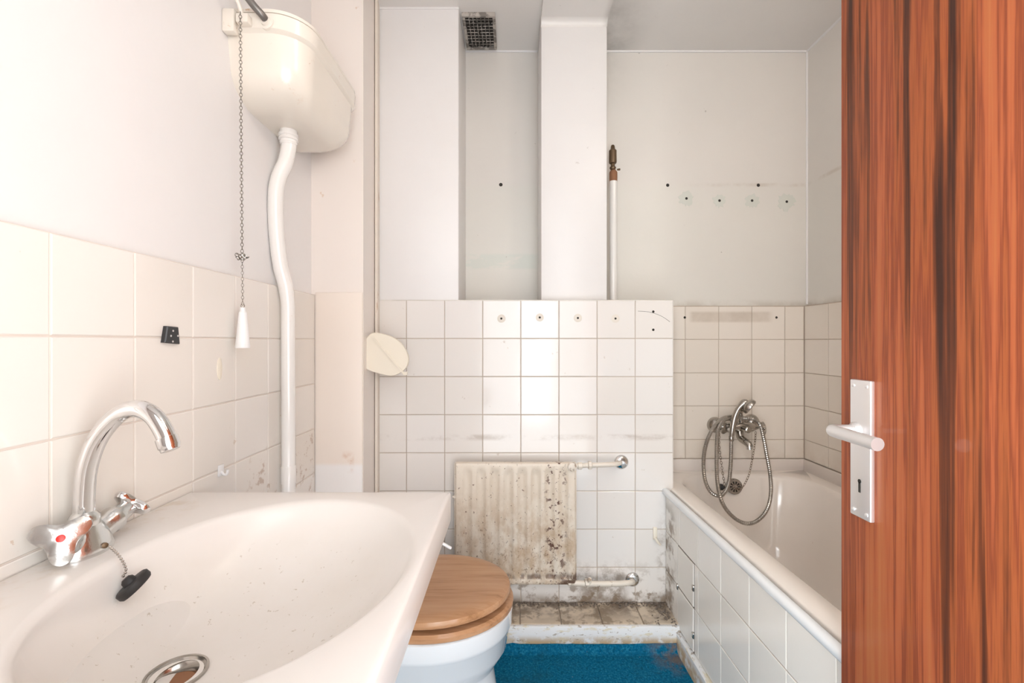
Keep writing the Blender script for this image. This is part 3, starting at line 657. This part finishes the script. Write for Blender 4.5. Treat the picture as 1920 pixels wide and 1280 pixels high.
tri_handle(Q(300, 345, ym) + Vector((-.010, -.012, 0)), Vector((-.75, -.6, .1)), .030, .5).out('handle', 'chrome_dull', mix_)
hr = tri_handle(Q(628, 345, ym), Vector((.9, -.38, .12)), .032, .2).out('handle', 'chrome_dull', mix_)
G().lathe(Q(440, 347, ym - .018), (.25, -1, 0), [(0, .013), (.018, .012), (.020, .0145), (.034, .0145), (.037, .011)], 18).out('diverter_knob', 'chrome_dull', mix_)
G().tube([Q(415, 345, ym), Q(412, 395, ym - .006), Q(425, 435, ym - .018), Q(465, 465, ym - .045), Q(495, 490, ym - .06), Q(500, 520, ym - .064)], [.018, .017, .0155, .0145, .0135, .0135], 16, 5).out('spout', 'chrome_dull', mix_)
G().lathe(Q(500, 505, ym - .064), (.03, -.1, -1), [(0, .0145), (.012, .0145), (.014, .011)], 18).out('aerator', 'chrome', mix_)
G().tube([Q(425, 330, ym), Q(424, 270, ym - .004), Q(420, 215, ym - .01), Q(408, 180, ym - .022)], [.013, .0105, .0085, .0085], 12, 5).lathe(Q(403, 205, ym - .028), (.2, 0, 1), [(0, .013), (.002, .0165), (.016, .0175), (.018, .013)], 18).out('cradle', 'chrome_dull', mix_)
hs = thing('shower_handset', 'chrome handheld shower head with looping metal hose on mixer', 'shower head', Q(340, 400, ym - .05))
yh = ym - .050
G().tube([Q(338, 425, yh), Q(345, 370, yh), Q(358, 290, yh), Q(378, 220, yh), Q(410, 160, yh - .002), Q(450, 120, yh - .006), Q(485, 118, yh - .012)], [.0085, .0115, .0135, .0125, .0115, .016, .012], 16, 6).out('grip', 'chrome_dull', hs)
hd_ = Vector((.62, -.35, -.52)).normalized(); hc_ = Q(482, 140, yh - .012)
G().lathe(hc_ - hd_ * .014, hd_, [(0, .010), (.004, .022), (.012, .031), (.018, .034), (.028, .034), (.031, .031)], 28).out('head', 'chrome_dull', hs)
G().lathe(hc_ + hd_ * .0165, hd_, [(0, .030), (.002, .028), (.003, .001)], 28).out('spray_face', 'chrome_old', hs)
hp = [(338, 425, yh), (336, 520, yh), (331, 680, yh - .01), (312, 840, yh - .025), (270, 925, yh - .035), (215, 945, yh - .038), (150, 905, yh - .03), (105, 810, yh - .02), (90, 680, yh - .005), (100, 540, yh), (140, 410, yh), (200, 310, yh + .01), (270, 252, yh + .02), (350, 240, yh + .032), (440, 252, yh + .034), (530, 262, yh + .02), (590, 310, yh - .008), (622, 420, yh - .02), (650, 570, yh - .025), (680, 740, yh - .035), (690, 900, yh - .055), (668, 1030, yh - .07), (610, 1130, yh - .085), (510, 1190, yh - .09), (400, 1165, yh - .085), (300, 1075, yh - .075), (240, 960, yh - .06), (212, 800, yh - .03), (207, 620, yh - .012), (210, 440, yh), (228, 330, yh), (270, 275, yh + .006), (330, 262, yh + .02), (395, 300, yh + .03)]
G().tube([Q(*p) for p in hp], .0080, 12, 8, ribs=.0042).out('hose', 'hose', hs, 20)
G().lathe(Q(338, 415, yh), (0, 0, -1), [(0, .0095), (.002, .0105), (.018, .0105), (.022, .0085)], 16).out('hose_nut', 'chrome_dull', hs)
bp = thing('bath_plug', 'small black bath plug hanging on a tarnished chain', 'plug', Q(255, 868, 2.02))
G().lathe(Q(235, 866, 2.022), (1, -.1, -.05), [(0, .012), (.002, .0135), (.012, .0130), (.014, .008), (.022, .006)], 20).out('stopper', 'rubber', bp)
G().chain(curve_pts([Q(278, 850, 2.018), Q(255, 700, 2.03), Q(228, 490, 2.04), Q(235, 390, 2.05)], 6), .011, .0009).out('chain', 'brass', bp)
G().chain(curve_pts([Q(555, 375, 2.04), Q(545, 490, 2.04), Q(520, 640, 2.035), Q(490, 770, 2.028), Q(430, 875, 2.018), Q(375, 885, 2.012)], 6), .011, .0010).out('overflow_chain', 'brass', bp)

# ------------------------------------------------------------------ door with handle set
DX, DY1 = .600, .851
door = thing('door_1', 'open rosewood laminate door at the right edge', 'door', (DX, 0, 0)); door['kind'] = 'structure'
G().box(DX, DX + .037, .015, DY1, .012, 2.03, .0015).out('leaf', 'rosewood', door, 30)
pt = .0075; y0p, y1p, z0p, z1p = .772, .8185, H(-.3005), H(-.0655)
plate = G().box(DX - pt, DX + .001, y0p, y1p, z0p, z1p, .0022).out('handle_plate', 'alu', door)
for y in (y0p + .008, y1p - .008):
    for z in (z0p + .010, z1p - .010): G().lathe((DX - pt + .001, y, z), (-1, 0, 0), [(0, .0036), (.002, .0034), (.0028, .002)], 12).out('screw', 'alu', plate)
kz = H(-.245); ky = (y0p + y1p) / 2
g = G().lathe((DX - pt - .0002, ky, kz + .007), (-1, 0, 0), [(0, .0036), (.0006, .0036)], 14).box(DX - pt - .0008, DX - pt, ky - .0022, ky + .0022, kz - .012, kz + .006)
g.out('keyhole', 'hole', plate, None)
hz_ = H(-.152); lc = Vector((DX - pt, .803, hz_))
lever = G().lathe(lc, (-1, 0, 0), [(0, .0135), (.004, .0135), (.006, .0115), (.008, .0105)], 24)
lever.tube([lc, lc + Vector((-.028, 0, 0)), lc + Vector((-.038, -.001, 0)), lc + Vector((-.044, -.006, 0)), lc + Vector((-.0455, -.016, -.0005)), lc + Vector((-.0455, -.060, -.001)), lc + Vector((-.0455, -.105, -.002))], [.0092, .0092, .0100, .0102, .0102, .0102, .0102], 22, 5)
lever.out('lever', 'alu', door, 50)

# ------------------------------------------------------------------ added lamp out of view, brightens the bath and alcove
M['opal'] = bpy.data.materials.new('fill_globe_glow'); M['opal'].use_nodes = True
_b = M['opal'].node_tree.nodes['Principled BSDF']; _b.inputs['Base Color'].default_value = (.9, .87, .82, 1); _b.inputs['Emission Color'].default_value = (1, .91, .82, 1); _b.inputs['Emission Strength'].default_value = 24
lampo = Vector((.95, .40, CEIL)); lamp = thing('added_fill_lamp', 'added unseen opal globe lamp brightening the bath and alcove', 'lamp', lampo)
G().lathe(lampo + Vector((0, 0, .002)), (0, 0, -1), [(0, .06), (.022, .06), (.030, .05), (.045, .045)], 28).out('base', 'plastic_white', lamp)
G().lathe(lampo + Vector((0, 0, -.035)), (0, 0, -1), [(.0, .045)] + [(.09 - .1 * math.cos(math.radians(a)) , .1 * math.sin(math.radians(a))) for a in range(30, 181, 10)], 28).out('globe', 'opal', lamp)

# ------------------------------------------------------------------ small things
# riser pipe with vent fitting by the column
rp = thing('riser_pipe', 'white pipe stub with rusty brass fitting beside the column', 'pipe', P(1150, 563, 2.06))
G().lathe(Vector((P(1150, 330, 2.06).x, 2.06, H(.10))), (0, 0, 1), [(0, .0165), (P(1150, 338, 2.06).z - H(.10), .0165)], 20).out('tube', 'pipe', rp)
G().lathe(P(1150, 340, 2.06), (0, 0, 1), [(0, .0172), (.012, .0178), (.034, .0178), (.040, .0172), (.046, .013), (.050, .010)], 16).out('rusty_socket', 'rust', rp)
G().lathe(P(1149, 318, 2.06), (0, 0, 1), [(0, .010), (.006, .014), (.010, .014), (.014, .009), (.026, .009), (.028, .0155), (.034, .017), (.070, .0165), (.084, .0165), (.090, .010), (.102, .0085), (.108, .006)], 14).lathe(P(1157, 318, 2.05), (1, -.3, 0), [(0, .004), (.012, .005), (.014, .003)], 8).out('air_valve', 'brass', rp)
# vent grille in the recess ceiling
vg = thing('vent_grille', 'sooty wire vent grille in the ceiling of the recess', 'vent', (-.135, 1.99, CEIL))
vx0, vx1, vy0, vy1 = -.204, -.068, 1.885, 2.105
fr = .012; g = G()
for a in ((vx0, vx1, vy0, vy0 + fr), (vx0, vx1, vy1 - fr, vy1), (vx0, vx0 + fr, vy0 + fr, vy1 - fr), (vx1 - fr, vx1, vy0 + fr, vy1 - fr)): g.box(*a, CEIL - .016, CEIL + .002, .002)
g.out('frame', 'grate', vg)
G().box(vx0 + .006, vx1 - .006, vy0 + .006, vy1 - .006, CEIL - .003, CEIL + .001).out('duct_soot', 'soot', vg, None)
for k in range(1, 10): G().box(vx0 + fr, vx1 - fr, vy0 + fr + (vy1 - vy0 - 2 * fr) * k / 10 - .0012, vy0 + fr + (vy1 - vy0 - 2 * fr) * k / 10 + .0012, CEIL - .011, CEIL - .008).out('wire', 'grate', vg, None)
for k in range(1, 7): G().box(vx0 + fr + (vx1 - vx0 - 2 * fr) * k / 7 - .0012, vx0 + fr + (vx1 - vx0 - 2 * fr) * k / 7 + .0012, vy0 + fr, vy1 - fr, CEIL - .012, CEIL - .0095).out('wire', 'grate', vg, None)
g = G()
for k in range(150):   # clotted soot hanging in the mesh
    x = vx0 + fr + abs(random.gauss(0, .045)); y = random.uniform(vy0 + fr + .01, vy1 - fr)
    if x > vx1 - fr - .004: continue
    r = random.uniform(.004, .009); c = Vector((x, y, CEIL - .009)); q = [c + Vector((random.uniform(.6, 1.2) * sx * r, random.uniform(.6, 1.2) * sy * r, random.uniform(.3, .6) * sz * r)) for sx, sy, sz in ((1, 0, 0), (-1, 0, 0), (0, 1, 0), (0, -1, 0), (0, 0, 1), (0, 0, -1))]
    g.add(q, [(0, 2, 4), (2, 1, 4), (1, 3, 4), (3, 0, 4), (2, 0, 5), (1, 2, 5), (3, 1, 5), (0, 3, 5)])
g.out('soot_clots', 'soot', vg, None, kind='stuff')
# toilet roll holder on the casing side
yr = 1.655
rh = thing('toilet_roll_holder', 'cream plastic toilet roll holder on the corner casing', 'roll holder', P(700, 665, yr))
ol = [(686, 634), (697, 624), (712, 624), (735, 631), (752, 643), (763, 660), (766, 676), (761, 690), (749, 700), (733, 705), (712, 701), (690, 694), (686, 690)]
ol2 = curve_pts([P(*p, yr) for p in ol], 3)
def off(pts, sc, dy): 
    c = sum((p for p in pts), Vector()) / len(pts); return [Vector((c.x + (p.x - c.x) * sc, p.y + dy, c.z + (p.z - c.z) * sc)) for p in pts]
G().loft([off(ol2, .975, 0), off(ol2, 1, .003), off(ol2, 1, .012), off(ol2, .96, .014)]).out('cover', 'plastic', rh, 35)
G().lathe(P(722, 665, yr) + Vector((0, .012, 0)), (0, 1, 0), [(0, .022), (.09, .022), (.092, .018)], 20).out('spindle', 'plastic', rh)
G().loft([[P(686, 634, yr) + Vector((0, y, 0)), P(692, 634, yr) + Vector((0, y, 0)), P(692, 690, yr) + Vector((0, y, 0)), P(686, 690, yr) + Vector((0, y, 0))] for y in (.01, .11)]).out('wall_plate', 'plastic', rh, None)
a_, b_ = P(699, 633, yr - .005), P(758, 702, yr - .005); dd = (b_ - a_).normalized(); nn = Vector((dd.z, 0, -dd.x))
G().loft([[p + nn * .0035, p - nn * .0035, p - nn * .0035 + Vector((0, .006, 0)), p + nn * .0035 + Vector((0, .006, 0))] for p in (a_, b_)]).loft([[p + nn * .0008 - Vector((0, .0015, 0)), p - nn * .0008 - Vector((0, .0015, 0)), p - nn * .0008 + Vector((0, .003, 0)), p + nn * .0008 + Vector((0, .003, 0))] for p in (a_, b_)]).box(b_.x - .004, b_.x + .010, yr - .006, yr + .004, b_.z - .002, b_.z + .010, .001).out('cutter_bar', 'plastic', rh, None)
# black bracket plate on the left wall
bk = thing('wall_bracket', 'small black trapezoid bracket screwed to the left tiles', 'bracket', (XLT, .916, H(.012)))
def onleft(px, py, off_=0):   # point on the tile face of the left wall
    d = F * XLT / (px - 960); p = P(px, py, d); p.x += off_; return p
tr = [(306, 611), (327, 613), (330, 645), (301, 642)]
G().loft([[onleft(a, b, 0) for a, b in tr], [onleft(a, b, .007) for a, b in tr], [onleft(315.5 + (a - 315.5) * .9, 628 + (b - 628) * .9, .009) for a, b in tr]]).out('plate', 'black', bk, 30)
for a, b in ((316, 620), (312, 629.5), (325, 629.5), (315.5, 640)): G().lathe(onleft(a, b, .0082), (1, 0, 0), [(0, .0022), (.0012, .0020), (.0016, .001)], 10).out('screw', 'alu', bk)
# oval adhesive pad and clear hook on the left tiles
g = G().loft([[Vector((XLT + h, onleft(411, 690).y + .0085 * sc * math.cos(2 * math.pi * k / 20), onleft(411, 690).z + .024 * sc * math.sin(2 * math.pi * k / 20) * (1.1 if math.sin(2 * math.pi * k / 20) < 0 else 1))) for k in range(20)] for h, sc in ((0, 1), (.0018, 1), (.0024, .85))])
tag(g.out('adhesive_pad', 'plastic', None), 'yellowed oval adhesive pad stuck to left tiles near pipe', 'pad')
c = onleft(413, 882)
g = G().box(XLT, XLT + .003, c.y - .010, c.y + .010, c.z - .012, c.z + .014, .0012).tube([c + Vector((.002, 0, -.002)), c + Vector((.010, 0, -.010)), c + Vector((.016, 0, -.006)), c + Vector((.017, 0, .002))], .0028, 8, 4)
tag(g.out('towel_hook', 'plastic_white', None), 'tiny white hook on the left tiles just above basin', 'hook')
# small hook on the tiled back wall by the bath
c = P(1229, 1002, 1.858)
hk = thing('robe_hook', 'small cream plastic hook on back tiles beside the bath', 'hook', c)
G().box(c.x - .010, c.x + .006, 1.853, 1.861, c.z - .020, c.z + .030, .002).out('base', 'plastic', hk)
G().tube([c + Vector((-.002, -.004, -.012)), c + Vector((.004, -.020, -.022)), c + Vector((.010, -.034, -.026))], [.006, .005, .004], 10, 4).out('prong', 'plastic', hk)
# round screw plugs with pale rings in the top row of back tiles
lab = ['leftmost pale ring with screw hole on the top back tiles', 'second pale ring from left with screw hole on top back tiles', 'third pale ring from left with screw hole on top back tiles', 'fourth pale ring with screw hole beside the cracked corner tile']
for (px, py), l in zip(((940, 597), (1012, 595), (1083.5, 596), (1154, 597)), lab):
    c = P(px, py, 1.8595); t_ = thing('screw_mark', l, 'screw hole', c, 'screw marks in the top tile row')
    G().lathe(c, (0, -1, 0), [(-.001, .0165), (.0006, .0165), (.0009, .015)], 24).out('ring', 'mark', t_)
    G().lathe(c + Vector((0, -.0007, 0)), (0, -1, 0), [(0, .0045), (.0008, .004)], 12).out('hole', 'hole', t_)
for (px, py), l in zip(((1225, 584), (1225, 618)), ('upper small screw hole in the cracked corner tile', 'lower small screw hole in the cracked corner tile')):
    tag(G().lathe(P(px, py, 1.8598), (0, -1, 0), [(-.001, .0055), (.0008, .0045)], 12).out('screw_hole', 'hole', None), l, 'screw hole', 'screw holes in the corner tile')
for (px, py), l in zip(((1284, 595), (1456, 595)), ('left screw hole of the brown shelf mark over the bath', 'right screw hole of the brown shelf mark over the bath')):
    tag(G().lathe(P(px, py, 2.1275), (0, -1, 0), [(-.001, .006), (.0008, .005)], 12).out('screw_hole', 'hole', None), l, 'screw hole', 'screw holes over the bath')
# crack in the corner tile
g = G().tube([P(1196, 583, 1.8597), P(1213, 584, 1.8597), P(1229, 588, 1.8597), P(1243, 594, 1.8597), P(1256, 603, 1.8597)], .0006, 5, 3)
g.out('crack', 'hole', wall_half)
# greenish filler patches and holes on the alcove wall
for k, (px, py, rr_) in enumerate(((1287, 372, .036), (1349, 376, .032), (1410, 376, .034), (1475, 378, .042))):
    c = P(px, py, 2.1395); n = 30
    t_ = thing('filler_patch', ['leftmost', 'second', 'third', 'rightmost and largest'][k] + ' pale green filler patch with hole on alcove wall', 'filler patch', c, 'filler patches on the alcove wall')
    rad_ = [rr_ * random.uniform(.72, 1.12) for _ in range(n)]
    G().loft([[c + Vector((rad_[i] * sc * math.cos(2 * math.pi * i / n), -h, rad_[i] * sc * math.sin(2 * math.pi * i / n))) for i in range(n)] for h, sc in ((-.001, 1), (.0004, 1), (.0010, .8))]).out('filler', 'filler', t_, 40)
    G().lathe(c + Vector((0, -.0006, 0)), (0, -1, 0), [(0, .0065), (.0010, .0055)], 12).out('plug_hole', 'hole', t_)
for (px, py), l in zip(((1252, 347), (1422, 347)), ('dark screw hole left of the green filler patches', 'dark screw hole above the green filler patches')):
    tag(G().lathe(P(px, py, 2.1395), (0, -1, 0), [(-.001, .008), (.0012, .0065)], 12).out('screw_hole', 'hole', None), l, 'screw hole', 'screw holes on the alcove wall')
tag(G().lathe(P(939, 346, 2.1395), (0, -1, 0), [(-.001, .009), (.0012, .007)], 9).out('screw_hole', 'hole', None), 'chipped dark screw hole in the recess wall', 'screw hole')
tag(G().tube([Vector((XLT - .001, 1.16, H(-.49))), P(760, 990, 1.20), P(820, 1014, 1.22), P(845, 1027, 1.24)], .004, 10, 4).out('cable_end', 'plastic_white', None), 'thin white cable end sticking out past the basin corner', 'cable')
